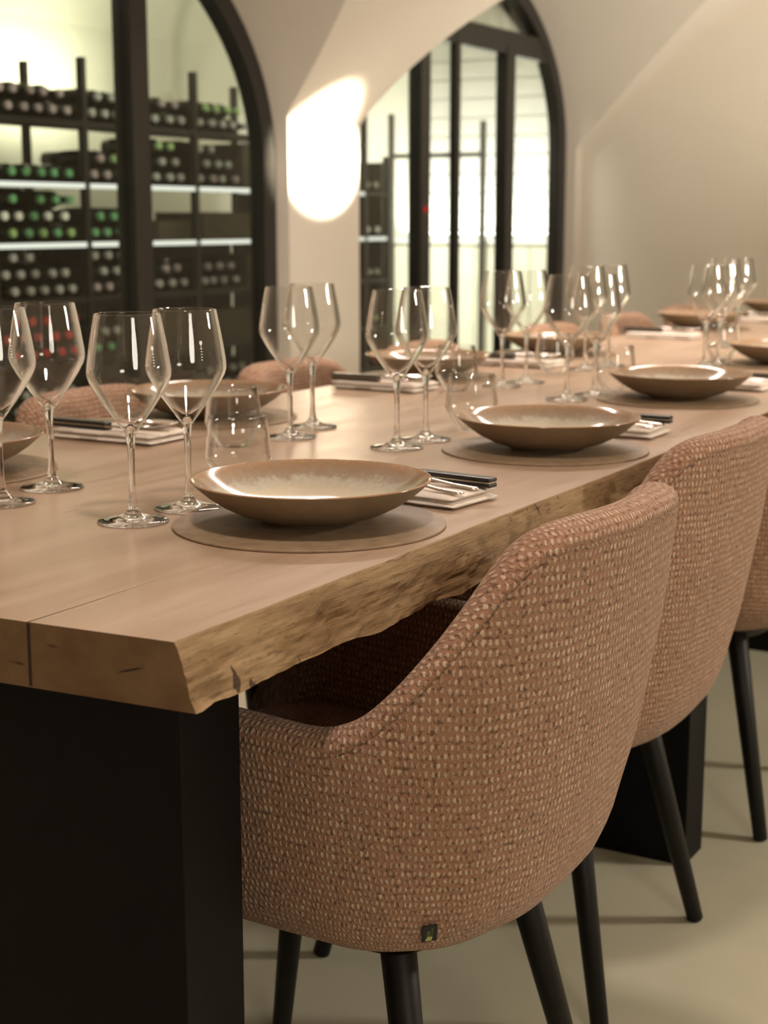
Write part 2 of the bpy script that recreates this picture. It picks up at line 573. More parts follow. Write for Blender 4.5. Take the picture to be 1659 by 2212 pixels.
def ceiling():
    v, f = [], []
    def strip(c0, c1):
        b = len(v)
        v.extend(c0); v.extend(c1)
        n = len(c0)
        for i in range(n - 1):
            f.append((b + i, b + i + 1, b + n + i + 1, b + n + i))
    def main_col(x, yg):
        return [(x, YB + (yg - YB) * k / 30, zmain(YB + (yg - YB) * k / 30)) for k in range(31)]
    xs = [(XL, WY), (ARCH[0]['c'] - ARCH[0]['a'], WY)]
    prev = None
    def add(x, yg):
        nonlocal prev
        col = main_col(x, yg)
        if prev is not None:
            strip(prev, col)
        prev = col
    add(XL, WY)
    for A in ARCH:
        n = 56
        lp = None
        for k in range(n + 1):
            t = math.pi - math.pi * k / n
            x = A['c'] + A['a'] * math.cos(t)
            z = A['z0'] + A['b'] * math.sin(t)
            yg = min(WY, ymain(z)) if z > zmain(WY) else WY
            add(x, yg)
            lc = [(x, 3.60 - (3.60 - yg) * j / 6, z) for j in range(7)]
            if lp:
                strip(lp, lc)
            lp = lc
    add(XE, WY)
    o = mesh_obj('ceiling', v, f, M['plaster'], smooth=True)
    o.data.set_sharp_from_angle(angle=math.radians(25))
    return struct(o)
ceiling()

def wall_front():
    m = MB()
    a0, a1 = ARCH
    zt = zmain(WY)
    x1, x2 = a0['c'] - a0['a'], a0['c'] + a0['a']
    x3, x4 = a1['c'] - a1['a'], a1['c'] + a1['a']
    for xa, xb in ((XL, x1), (x2, x3), (x4, XE)):
        m.box(xa, xb, WY, 3.60, 0, min(zt, 1.474))
    # wall above the springing on the cellar side, filled round the arches
    for A, xa, xb in ((a0, XL, (x2 + x3) / 2), (a1, (x2 + x3) / 2, XE + 0.1)):
        n = 40
        pts = []
        for k in range(n + 1):
            t = math.pi - math.pi * k / n
            pts.append((A['c'] + A['a'] * math.cos(t), A['z0'] + A['b'] * math.sin(t)))
        zt2 = 2.7
        for k in range(n):
            (xa1, za), (xb1, zb) = pts[k], pts[k + 1]
            m.add([(xa1, 3.60, za), (xb1, 3.60, zb), (xb1, 3.60, zt2), (xa1, 3.60, zt2)], [(0, 1, 2, 3)])
        for x_0, x_1, z_ in ((xa, pts[0][0], 0), (pts[-1][0], xb, 0)):
            m.add([(x_0, 3.601, z_), (x_1, 3.601, z_), (x_1, 3.601, zt2), (x_0, 3.601, zt2)], [(0, 1, 2, 3)])
    return struct(m.build('wall_front', M['plaster']))
wall_front()

def wall_profile(x, name, mat):
    n = 40
    pts = [(x, YB, 0)] + [(x, YB + (WY - YB) * k / n, zmain(YB + (WY - YB) * k / n)) for k in range(n + 1)] + [(x, WY, 0)]
    pts2 = [(p[0] + (0.1 if x > 0 else -0.1), p[1], p[2]) for p in pts]
    k = len(pts)
    f = [tuple(range(k)), tuple(range(2 * k - 1, k - 1, -1))]
    f += [(i, (i + 1) % k, k + (i + 1) % k, k + i) for i in range(k)]
    return struct(mesh_obj(name, pts + pts2, f, mat))
wall_profile(XE, 'wall_end', M['plaster_end'])
wall_profile(XL, 'wall_side', M['plaster'])
b = MB()
b.box(XL, XE, YB - 0.1, YB, 0, zmain(YB))
struct(b.build('wall_back', M['plaster']))

# ------------------------------------------------------------------ glazing in the two arches
def arch_pts(A, inset, n=40, zb=0.0):
    """opening outline: jamb, ellipse, jamb, moved inward by inset"""
    a, bb = A['a'] - inset, A['b'] - inset
    pts = [(A['c'] - a, zb + (A['z0'] - zb) * k / 4) for k in range(4)]
    pts += [(A['c'] + a * math.cos(math.pi - math.pi * k / n), A['z0'] + bb * math.sin(math.pi - math.pi * k / n)) for k in range(n + 1)]
    pts += [(A['c'] + a, A['z0'] - (A['z0'] - zb) * k / 4) for k in range(1, 5)]
    return pts
def glazing(name, A, posts, bars, wd=0.085, dp=0.07):
    root = empty(name, (A['c'], GY, 0))
    root['kind'] = 'structure'
    o0, o1 = arch_pts(A, 0.002), arch_pts(A, wd)
    v, f = [], []
    for (xa, za), (xb, zb) in zip(o0, o1):
        v += [(xa - A['c'], 0, za), (xb - A['c'], 0, zb), (xb - A['c'], dp, zb), (xa - A['c'], dp, za)]
    for i in range(len(o0) - 1):
        for k in range(4):
            f.append((i * 4 + k, i * 4 + (k + 1) % 4, i * 4 + 4 + (k + 1) % 4, i * 4 + 4 + k))
    mesh_obj('frame', v, f, M['frame_steel'], root)
    def top(x):
        u = (x - A['c']) / (A['a'] - wd * 0.7)
        return A['z0'] + (A['b'] - wd * 0.7) * math.sqrt(max(0, 1 - u * u))
    for (xa, xb, y0, y1, zt) in posts:
        m = MB()
        m.box(xa - A['c'], xb - A['c'], y0, y1, 0.0, min(zt, top((xa + xb) / 2)))
        m.build('mullion', M['frame_steel'], root)
    for (xa, xb, za, zb) in bars:
        m = MB()
        m.box(xa - A['c'], xb - A['c'], 0.004, dp - 0.004, za, zb)
        m.build('transom', M['frame_steel'], root)
    # glass panes between the posts
    edges = [A['c'] - A['a'] + wd * 0.9] + [e for p in sorted(posts) for e in (p[0], p[1])] + [A['c'] + A['a'] - wd * 0.9]
    for i in range(0, len(edges), 2):
        xa, xb = edges[i], edges[i + 1]
        n = 14
        tops = [(xa + (xb - xa) * k / n, top(xa + (xb - xa) * k / n)) for k in range(n + 1)]
        pts = [(xa, 0.02)] + tops + [(xb, 0.02)]
        pts = [(x - A['c'], z) for x, z in pts]
        k = len(pts)
        y0, y1 = 0.030, 0.038
        v = [(x, y0, z) for x, z in pts] + [(x, y1, z) for x, z in pts]
        f = [tuple(range(k)), tuple(range(2 * k - 1, k - 1, -1))] + [(j, k + j, k + (j + 1) % k, (j + 1) % k) for j in range(k)]
        mesh_obj('pane', v, f, M['pane_glass'], root)
    return root
glazing('window_1', ARCH[0], [(4.345, 4.44, 0, 0.08, 9), (3.50, 3.66, 0, 0.08, 9)], [])
dr = glazing('door_1', ARCH[1], [(6.445, 6.535, 0, 0.07, 9), (6.80, 6.84, 0.0, 0.04, 1.95), (7.36, 7.455, 0, 0.065, 1.95)],
             [(6.50, 7.98, 1.905, 2.018)])
m = MB()
m.lathe([(0.014, 0), (0.014, 0.003), (0.010, 0.006)], 16, Matrix.Rotation(math.pi / 2, 4, 'X'))
ind = m.build('indicator', M['red_led'], dr, loc=(6.485 - ARCH[1]['c'], -0.001, 1.121))

# ------------------------------------------------------------------ cellar behind the glass
def cellar():
    m = MB()
    m.box(2.0, 9.7, 5.3, 5.4, 0, 2.7)
    struct(m.build('wall_cellar_back', M['cellar_white']))
    m = MB()
    m.box(1.9, 2.0, 3.60, 5.4, 0, 2.7)
    struct(m.build('wall_cellar_side', M['cellar_white']))
    # shallow barrel ceiling along the cellar
    v, f = [], []
    n = 16
    for k in range(n + 1):
        a = math.pi * k / n
        y = 4.465 - 0.845 * math.cos(a)
        z = 1.95 + 0.62 * math.sin(a)
        v += [(2.0, y, z), (9.7, y, z)]
    for k in range(n):
        f.append((2 * k, 2 * k + 1, 2 * k + 3, 2 * k + 2))
    o = struct(mesh_obj('ceiling_cellar', v, f, M['cellar_white'], smooth=True))
    # boarded end wall
    m = MB()
    m.box(9.64, 9.7, 3.60, 5.4, 0, 2.7)
    w = struct(m.build('wall_cellar_end', M['cellar_white']))
    bm = MB()
    bm.bbox(-0.02, 0.0, -0.89, 0.89, -0.058, 0.058, 0.006)
    first = None
    for i in range(19):
        z = 0.07 + i * 0.125
        if first is None:
            first = bm.build('plank', M['board'], w, loc=(9.64, 4.5, z))
        else:
            c = first.copy(); COL.objects.link(c); c.parent = w; c.location = (9.64, 4.5, z)
    # end side wall strip beyond end of dining room
    m = MB()
    m.box(8.3, 9.7, 3.55, 3.60, 0, 2.7)
    struct(m.build('wall_cellar_near', M['cellar_white']))
cellar()

def rack_bay(x0, label, back, led=True, height=1.70):
    root = empty('wine_rack', (x0, 4.15, 0))
    tag(root, label, 'wine rack', 'steel racks along the cellar')
    W_ = 0.725
    for u, h in ((0.0, height),):
        for y in (0.0, 0.30):
            m = MB(); m.box(u - 0.013, u + 0.013, y, y + 0.03, 0, h); m.build('upright', M['frame_steel'], root)
    m = MB(); m.box(0.016, W_ - 0.016, 0.336, 0.342, 0.05, back); m.build('shade_backing', M['rack_wood'], root)  # added dark sheet, stands in for the darkness behind the bottles
    for z in (0.30, 0.52, 0.765, 0.985, 1.215, 1.455):
        m = MB(); m.box(0.016, W_ - 0.016, 0.004, 0.32, z - 0.012, z)
        s = m.build('shelf', M['rack_wood'], root)
        m = MB(); m.box(0.018, W_ - 0.018, -0.002, 0.003, z - 0.020, z - 0.001)
        m.build('shelf_edge', M['led'] if (led and z in (1.215, 0.985)) else M['frame_steel'], s)
    return root
rack_bay(4.105, 'dark steel wine rack full of capped bottles, behind the wide glass pane', 1.20)
rack_bay(4.83, 'dark steel wine rack behind the tall black mullion, half bottles half cases', 1.12)
rack_bay(5.555, 'dark steel wine rack with wooden cases beside the plastered pier', 0.97)
rack_bay(6.28, 'dark steel wine rack half hidden by the plastered pier', 1.20)
e = empty('wine_rack', (7.005, 4.15, 0))
for u in (0.0, 0.235):
    for y in (0.0, 0.30):
        m = MB(); m.box(u - 0.013, u + 0.013, y, y + 0.03, 0, 1.70 if u == 0 else 1.40); m.build('upright', M['frame_steel'], e)
m = MB(); m.box(0.215, 0.221, 0.03, 0.30, 0.05, 1.37); m.build('side_panel', M['rack_wood'], e)
m = MB(); m.box(0.014, 0.214, 0.336, 0.342, 0.05, 1.37); m.build('shade_backing', M['rack_wood'], e)  # same added dark sheet behind the narrow bay
for z in (0.30, 0.52, 0.765, 0.985, 1.215):
    m = MB(); m.box(0.016, 0.214, 0.004, 0.288, z - 0.012, z); s_ = m.build('shelf', M['rack_wood'], e)
    m = MB(); m.box(0.018, 0.212, -0.002, 0.003, z - 0.020, z - 0.001); m.build('shelf_edge', M['led'] if z == 0.985 else M['frame_steel'], s_)
tag(e, 'narrow dark end bay of the wine racks just right of the pier', 'wine rack')

BOTTLE_PROF = [(0.010, 0.0), (0.034, 0.002), (0.0365, 0.008), (0.0368, 0.185), (0.034, 0.205), (0.022, 0.228), (0.0145, 0.245), (0.0138, 0.29)]
CAP_PROF = [(0.0145, 0.284), (0.0156, 0.2845), (0.0156, 0.290), (0.0162, 0.2905), (0.0162, 0.300), (0.0140, 0.302)]
mb = MB(); mb.lathe(BOTTLE_PROF, 16)
bottle_mesh = None
caps = {}
def bottle(x, y, z, cap, label, group):
    global bottle_mesh
    if bottle_mesh is None:
        o = mb.build('wine_bottle', M['bottle'], smooth=True)
        bottle_mesh = o.data
    else:
        o = bpy.data.objects.new('wine_bottle', bottle_mesh); COL.objects.link(o)
    o.location = (x, y, z)
    o.rotation_euler = (math.pi / 2, 0, 0)        # neck towards the room
    if cap not in caps:
        c = MB(); c.lathe(CAP_PROF, 16)
        k = c.build('capsule', M[cap], o, smooth=True)
        weighted(k)
        caps[cap] = k.data
    else:
        k = bpy.data.objects.new('capsule', caps[cap]); COL.objects.link(k); k.parent = o
    tag(o, label, 'bottle', group)

CAPN = {'cap_green': 'green', 'cap_lime': 'lime green', 'cap_white': 'white', 'cap_grey': 'pale grey', 'cap_mauve': 'mauve grey', 'cap_red': 'red'}
SHELF = {1.455: 'top shelf', 1.215: 'second shelf', 0.985: 'third shelf', 0.765: 'fourth shelf', 0.52: 'fifth shelf', 0.30: 'lowest shelf'}
ORD = ['first', 'second', 'third', 'fourth', 'fifth', 'sixth', 'seventh', 'eighth']
def fill(x0, bay, shelf, rows, xmin=0, xmax=9, skip=()):
    for r, (cap, cnt) in enumerate(rows):
        seen = 0
        for i in range(cnt):
            x = x0 + 0.062 + i * 0.0835 + (0.04175 if r % 2 else 0)
            if x < xmin or x > min(x0 + 0.725 - 0.055, xmax) or (r, i) in skip:
                continue
            cp = cap
            if isinstance(cap, tuple):
                cp = cap[i % len(cap)]
            z = shelf + 0.0370 + r * 0.0640
            bottle(x + random.uniform(-0.002, 0.002), 4.15 + 0.318 + random.uniform(-0.010, 0.008), z, cp,
                   '%s capsuled wine bottle, %s from left, %s row, %s, %s' % (CAPN[cp], ORD[seen], ('bottom', 'middle', 'upper')[r], SHELF[shelf], bay),
                   'wine bottles, %s, %s' % (SHELF[shelf], bay))
            seen += 1
A_, V_ = 'wide-pane rack', 4.36
fill(4.105, A_, 1.455, [('cap_mauve', 8), ('cap_mauve', 7)], V_)
fill(4.105, A_, 1.215, [('cap_green', 8)], V_)
fill(4.105, A_, 0.985, [(('cap_green', 'cap_lime'), 8), (('cap_white', 'cap_green', 'cap_white'), 8), ('cap_green', 8)], V_, skip=((2, 4),))
fill(4.105, A_, 0.765, [('cap_grey', 8), ('cap_grey', 7), ('cap_grey', 5)], V_)
fill(4.105, A_, 0.52, [('cap_red', 8), ('cap_red', 8), ('cap_red', 8)], V_, skip=((2, 6),))
fill(4.105, A_, 0.30, [('cap_white', 8), ('cap_grey', 7)], V_)
B_ = 'mullion rack'
fill(4.83, B_, 1.455, [('cap_grey', 8), ('cap_grey', 7)], xmax=5.2)
fill(4.83, B_, 1.215, [('cap_mauve', 8), (('cap_mauve', 'cap_lime'), 7)], xmax=5.2)
fill(4.83, B_, 0.985, [('cap_green', 8), ('cap_green', 7)], xmax=5.25)
fill(4.83, B_, 0.765, [('cap_mauve', 8), ('cap_grey', 7), ('cap_grey', 4)], xmax=5.25)
fill(4.83, B_, 0.52, [('cap_green', 2), ('cap_grey', 5)], xmax=5.2)
fill(4.83, B_, 0.30, [('cap_grey', 8)], xmax=5.4)
C_ = 'pier rack'
fill(4.83, B_ + ' right half', 1.455, [('cap_grey', 8), ('cap_mauve', 7)], 5.27)
fill(4.83, B_ + ' right half', 1.215, [('cap_grey', 8), ('cap_grey', 7), ('cap_lime', 7)], 5.27)
fill(4.83, B_ + ' right half', 0.765, [('cap_grey', 8), ('cap_mauve', 7)], 5.27)
fill(5.555, C_, 1.455, [('cap_grey', 5), ('cap_lime', 4)])
fill(5.555, C_, 1.215, [(('cap_grey', 'cap_mauve'), 4), ('cap_grey', 3), ('cap_grey', 2)])
fill(5.555, C_, 0.765, [('cap_grey', 4), ('cap_mauve', 3)])
fill(5.555, C_, 0.30, [('cap_grey', 5), ('cap_grey', 5)])
D_ = 'half hidden rack'
N_ = 'narrow end bay'
for zz_, cc_ in ((0.985, 'cap_white'), (1.215, 'cap_grey'), (0.765, 'cap_grey'), (0.52, 'cap_lime')):
    fill(7.005, N_, zz_, [(cc_, 2)], xmax=7.18)
fill(6.28, D_, 0.985, [('cap_white', 8)], 6.75)
fill(6.28, D_, 1.455, [('cap_white', 8), ('cap_lime', 7)], 6.75)
fill(6.28, D_, 0.765, [('cap_grey', 8)], 6.75)

def case(x0, x1, z, h, label):
    root = empty('wine_case', ((x0 + x1) / 2, 4.17, z + 0.0008))
    w2 = (x1 - x0) / 2
    for (a, b_, c, d, nm) in ((-w2, w2, 0.0, 0.012, 'front_board'), (-w2, w2, 0.258, 0.27, 'back_board')):
        m = MB(); m.box(a, b_, c, d, 0, h); m.build(nm, M['case_wood'], root)
    for sx in (-1, 1):
        m = MB(); m.box(sx * w2 - (0.012 if sx > 0 else 0), sx * w2 + (0.012 if sx < 0 else 0), 0.013, 0.257, 0.002, h - 0.002)
        m.build('side_board', M['case_wood'], root)
    m = MB(); m.box(-w2 + 0.012, w2 - 0.012, 0.013, 0.257, h - 0.02, h - 0.006); m.build('lid', M['case_wood'], root)
    tag(root, label, 'wine case', 'wooden cases in the racks')
case(5.93, 6.24, 1.215, 0.20, 'large brown wooden wine case on the second shelf by the pier')
case(5.30, 5.53, 0.985, 0.085, 'low brown wooden wine case on the third shelf left of the rack post')
case(5.62, 5.98, 0.985, 0.12, 'long brown wooden wine case on the third shelf by the pier')
case(5.95, 6.22, 0.765, 0.15, 'small brown wooden wine case on the fourth shelf by the pier')
case(5.32, 5.53, 0.52, 0.17, 'tall brown wooden wine case on the fifth shelf left of the rack post')
case(5.60, 6.0, 0.52, 0.15, 'wide brown wooden wine case on the fifth shelf by the pier')

def tasting_cabinet():
    root = empty('sideboard', (9.28, 4.75, 0))
    tag(root, 'low grey-green sideboard under the bright light at the cellar end', 'sideboard')
    m = MB(); m.box(-0.33, 0.33, -1.05, 0.50, 0.0, 0.92); m.build('body', M['cabinet'], root)
    m = MB(); m.box(-0.35, 0.33, -1.07, 0.51, 0.92, 0.955); m.build('top', M['board'], root)
    for i in range(4):
        m = MB(); m.bbox(-0.348, -0.331, -1.03 + i * 0.385, -0.66 + i * 0.385, 0.06, 0.90, 0.004)
        m.build('door', M['cabinet'], root)
    lb = empty('light_bar', (9.52, 4.75, 0.956))
    tag(lb, 'white glowing light bar lying on the sideboard against the boarded wall', 'lamp')
    m = MB(); m.box(-0.05, 0.05, -1.0, 0.48, 0, 0.02); m.build('housing', M['board'], lb)
    m = MB(); m.box(-0.02, 0.04, -0.98, 0.46, 0.0205, 0.03); m.build('diffuser', M['led_bright'], lb)
tasting_cabinet()
lamp('bar_wash', 'AREA', (9.42, 4.72, 1.01), 11, (1.0, 1.0, 0.95), (9.64, 4.72, 1.35), shape='RECTANGLE', size=1.5, size_y=0.06)

def frame_shelf():
    root = empty('shelf_frame', (8.86, 4.4, 0))
    tag(root, 'slender empty steel shelf frame with tall posts before the boarded wall', 'shelf frame')
    for y, h in ((0.66, 1.74), (0.0, 1.68)):
        m = MB(); m.box(-0.016, 0.016, y - 0.016, y + 0.016, 0, h); m.build('post', M['frame_steel'], root)
    for z in (1.46,):
        m = MB(); m.box(-0.012, 0.012, 0.016, 0.644, z, z + 0.03); m.build('crossbar', M['frame_steel'], root)
frame_shelf()
m = MB()
m.lathe([(0.011, 0), (0.011, 0.004), (0.006, 0.008)], 16, Matrix.Rotation(math.pi / 2, 4, 'X'))
tag(m.build('red_reflection', M['red_glint'], loc=(5.60, 3.4595, 1.319)), 'tiny reddish reflection made as a glowing dot in the bright patch on the pier', 'light')

# ------------------------------------------------------------------ table
TZ = 0.75
TX1 = 5.75
def table():
    root = empty('dining_table', (3.3, 1.16, 0))
    tag(root, 'long live-edge wooden dining table on black steel slab legs', 'dining table')
    ox, oy = 3.3, 1.16
    # stations along x (0..1), dense near the camera
    ts = [0]
    x = 0.0
    L = TX1 - 0.92
    while x < L:
        x += 0.008 if x < 1.2 else (0.016 if x < 2.4 else 0.05)
        ts.append(min(1.0, x / L))
    def xend(y):
        return 0.918 - 0.076 * (y - 0.717)
    def yn(x):
        return 0.7165 + 0.0185 * min(1, max(0, (x - 0.918) / 1.7)) + 0.004 * noise.noise((x * 2.3, 0.3, 0)) + 0.0016 * noise.noise((x * 14, 5, 0))
    def yf(x):
        return 1.615 + 0.008 * noise.noise((x * 1.7, 9, 1))
    CRY = 0.8585
    cols = []   # (kind, function)
    nE = 14
    v, f, fm = [], [], []
    ncol = None
    for t in ts:
        xr = 0.918 + (TX1 - 0.918) * t
        y0, y1 = yn(xr), yf(xr)
        ring = []
        # top from near edge to crack
        cry = CRY + 0.006 * (xr - 0.9) + 0.0025 * noise.noise((xr * 6, 2, 3))
        wck = 0.0011 * max(0.0, 1 - (xr - 0.90) / 0.26) ** 1.3 if xr < 1.16 else 0.0
        dck = 0.012 if wck > 0.0001 else 0.0
        ring.append((y0 + 0.0012, TZ, 0))
        for k in range(1, 5):
            ring.append((y0 + 0.0012 + (cry - wck - y0) * k / 5, TZ, 0))
        ring.append((cry - wck, TZ, 0))
        ring.append((cry - wck * 0.4, TZ - dck, 3))
        ring.append((cry + wck * 0.4, TZ - dck, 3))
        ring.append((cry + wck, TZ, 3))
        for k in range(1, 10):
            ring.append((cry + wck + (y1 - 0.0012 - cry) * k / 10, TZ, 0))
        ring.append((y1 - 0.0012, TZ, 0))
        # far edge
        for k in range(0, 5):
            ring.append((y1 + 0.018 * k / 4, TZ - 0.002 - 0.052 * k / 4, 1))
        # bottom
        zb = TZ - 0.0555
        for k in range(1, 5):
            ring.append((y1 + 0.016 - (y1 - y0 + 0.03) * k / 5, zb, 1))
        # near live edge, from bottom to top
        for k in range(nE + 1):
            u = k / nE
            z = zb + (TZ - 0.0012 - zb) * u
            base = y0 - 0.0165 * (1 - u) ** 0.8
            amp = 0.0035 * math.sin(math.pi * min(1, u * 1.02 + 0.12))
            d = noise.noise((xr * 7, z * 45, 1.7)) * 1.0 + 0.6 * noise.noise((xr * 24, z * 120, 4.1)) + 0.35 * noise.noise((xr * 70, z * 240, 8.1))
            chip = max(0.0, noise.noise((xr * 11, z * 26, 33.0)) - 0.33) * 0.022
            zz = z
            if k == 0:
                zz = z + 0.0035 * noise.noise((xr * 17, 3, 7)) + 0.004 * max(0, noise.noise((xr * 5, 8, 2)))
                d *= 1.6
                amp = 0.0035
            if k == nE:
                amp, chip = 0.0004, 0
            ring.append((base + amp * d + chip, zz, 1))
        ncol = len(ring)
        for (y, z, mi) in ring:
            xx = xend(y) * (1 - t) + TX1 * t
            v.append((xx - ox, y - oy, z))
            fm_ = mi
        if t == ts[0]:
            mats = [r[2] for r in ring]
    nst = len(ts)
    for i in range(nst - 1):
        for k in range(ncol):
            k2 = (k + 1) % ncol
            f.append((i * ncol + k, (i + 1) * ncol + k, (i + 1) * ncol + k2, i * ncol + k2))
            mi = 0 if k < 19 else 1
            if k in (5, 6, 7):
                mi = 3 if (ts[i] * L < 0.22) else 0
            fm.append(mi)
    # end faces: triangulated fan strips between top and bottom are simplest as one n-gon
    f.append(tuple(range(ncol))); fm.append(2)
    f.append(tuple((nst - 1) * ncol + k for k in range(ncol - 1, -1, -1))); fm.append(2)
    o = mesh_obj('tabletop', v, f, [M['wood_top'], M['wood_edge'], M['end_grain'], M['crack']], root, fmat=fm)
    # dark split down the end face
    m = MB()
    m.box(xend(0.8585) - ox - 0.0006, xend(0.8585) - ox + 0.004, 0.8572 - oy, 0.8598 - oy, TZ - 0.054, TZ - 0.001)
    m.build('split', M['crack'], root)
    m = MB()
    for k in range(6):
        y_a, y_b = 0.7455 + 0.0046 * k, 0.7455 + 0.0046 * (k + 1)
        z_a, z_b = 0.7262 - 0.0013 * k, 0.7262 - 0.0013 * (k + 1)
        h_a, h_b = 0.0009 * math.sin(math.pi * k / 6), 0.0009 * math.sin(math.pi * (k + 1) / 6)
        m.add([(xend(y_a) - ox - 0.0004, y_a - oy, z_a - h_a), (xend(y_b) - ox - 0.0004, y_b - oy, z_b - h_b),
               (xend(y_b) - ox - 0.0004, y_b - oy, z_b + h_b), (xend(y_a) - ox - 0.0004, y_a - oy, z_a + h_a)], [(0, 1, 2, 3)])
    m.build('check', M['crack'], root)
    for xl in (1.002, 2.365, 3.73, 5.56):
        m = MB()
        m.bbox(xl - ox, xl - ox + 0.088, 0.78 - oy, 1.55 - oy, 0.0, TZ - 0.0575, 0.002)
        m.build('slab_leg', M['black_steel'], root)
    return root
table()

# ------------------------------------------------------------------ chairs
def interp(tab, z):
    if z <= tab[0][0]:
        return tab[0][1]
    for (a, va), (b_, vb) in zip(tab, tab[1:]):
        if z <= b_:
            u = (z - a) / (b_ - a)
            return va + (vb - va) * u
    return tab[-1][1]
def sm_interp(tab, x):
    if x <= tab[0][0]:
        return tab[0][1]
    for i in range(len(tab) - 1):
        a, b_ = tab[i], tab[i + 1]
        if x <= b_[0]:
            m0 = (tab[i + 1][1] - tab[i - 1][1]) / (tab[i + 1][0] - tab[i - 1][0]) if i > 0 else 0
            m1 = (tab[i + 2][1] - a[1]) / (tab[i + 2][0] - a[0]) if i + 2 < len(tab) else 0
            hh = b_[0] - a[0]
            t = (x - a[0]) / hh
            return ((2 * t ** 3 - 3 * t ** 2 + 1) * a[1] + (t ** 3 - 2 * t ** 2 + t) * hh * m0 + (-2 * t ** 3 + 3 * t ** 2) * b_[1] + (t ** 3 - t ** 2) * hh * m1)
    return tab[-1][1]
OB = [(0.352, 0.190), (0.358, 0.155), (0.37, 0.118), (0.385, 0.098), (0.41, 0.078), (0.45, 0.061), (0.53, 0.041), (0.60, 0.027), (0.66, 0.017), (0.80, -0.001), (0.85, -0.004)]
OS = [(0.352, 0.150), (0.358, 0.112), (0.37, 0.080), (0.385, 0.062), (0.41, 0.045), (0.45, 0.031), (0.53, 0.014), (0.60, 0.002), (0.66, -0.002), (0.80, -0.004), (0.85, -0.004)]
HT = [(0, 0.807), (22, 0.806), (34, 0.797), (41, 0.776), (48, 0.741), (58, 0.694), (68, 0.652), (76, 0.626), (84, 0.613), (90, 0.611)]
CA, CB, CVC, CN = 0.268, 0.250, -0.10, 2.35
def outline(s, os_, ob_):
    """s in [-1.5,1.5]: |s|<=1 is the rear curve (phi = 90 s), beyond that the arms running forward"""
    if abs(s) <= 1:
        ph = math.radians(90 * s)
        sn, cs = math.sin(ph), math.cos(ph)
        u = (CA - os_) * math.copysign(abs(sn) ** (2 / CN), sn)
        v_ = CVC - (CB - ob_) * (max(cs, 0.0) ** (2 / CN))
        return u, v_
    k = (abs(s) - 1) / 0.5
    vv = CVC + 0.335 * k
    u = CA - os_ - 0.012 * k * k
    if k > 0.86:
        u -= 0.02 * ((k - 0.86) / 0.14) ** 2
    return math.copysign(u, s), vv
def chair_h(s):
    if abs(s) <= 1:
        return sm_interp(HT, 90 * abs(s))
    k = (abs(s) - 1) / 0.5
    h = 0.611 + 0.017 * k
    if k > 0.78:
        h -= 0.14 * ((k - 0.78) / 0.22) ** 2.2
    return h
TH = 0.052
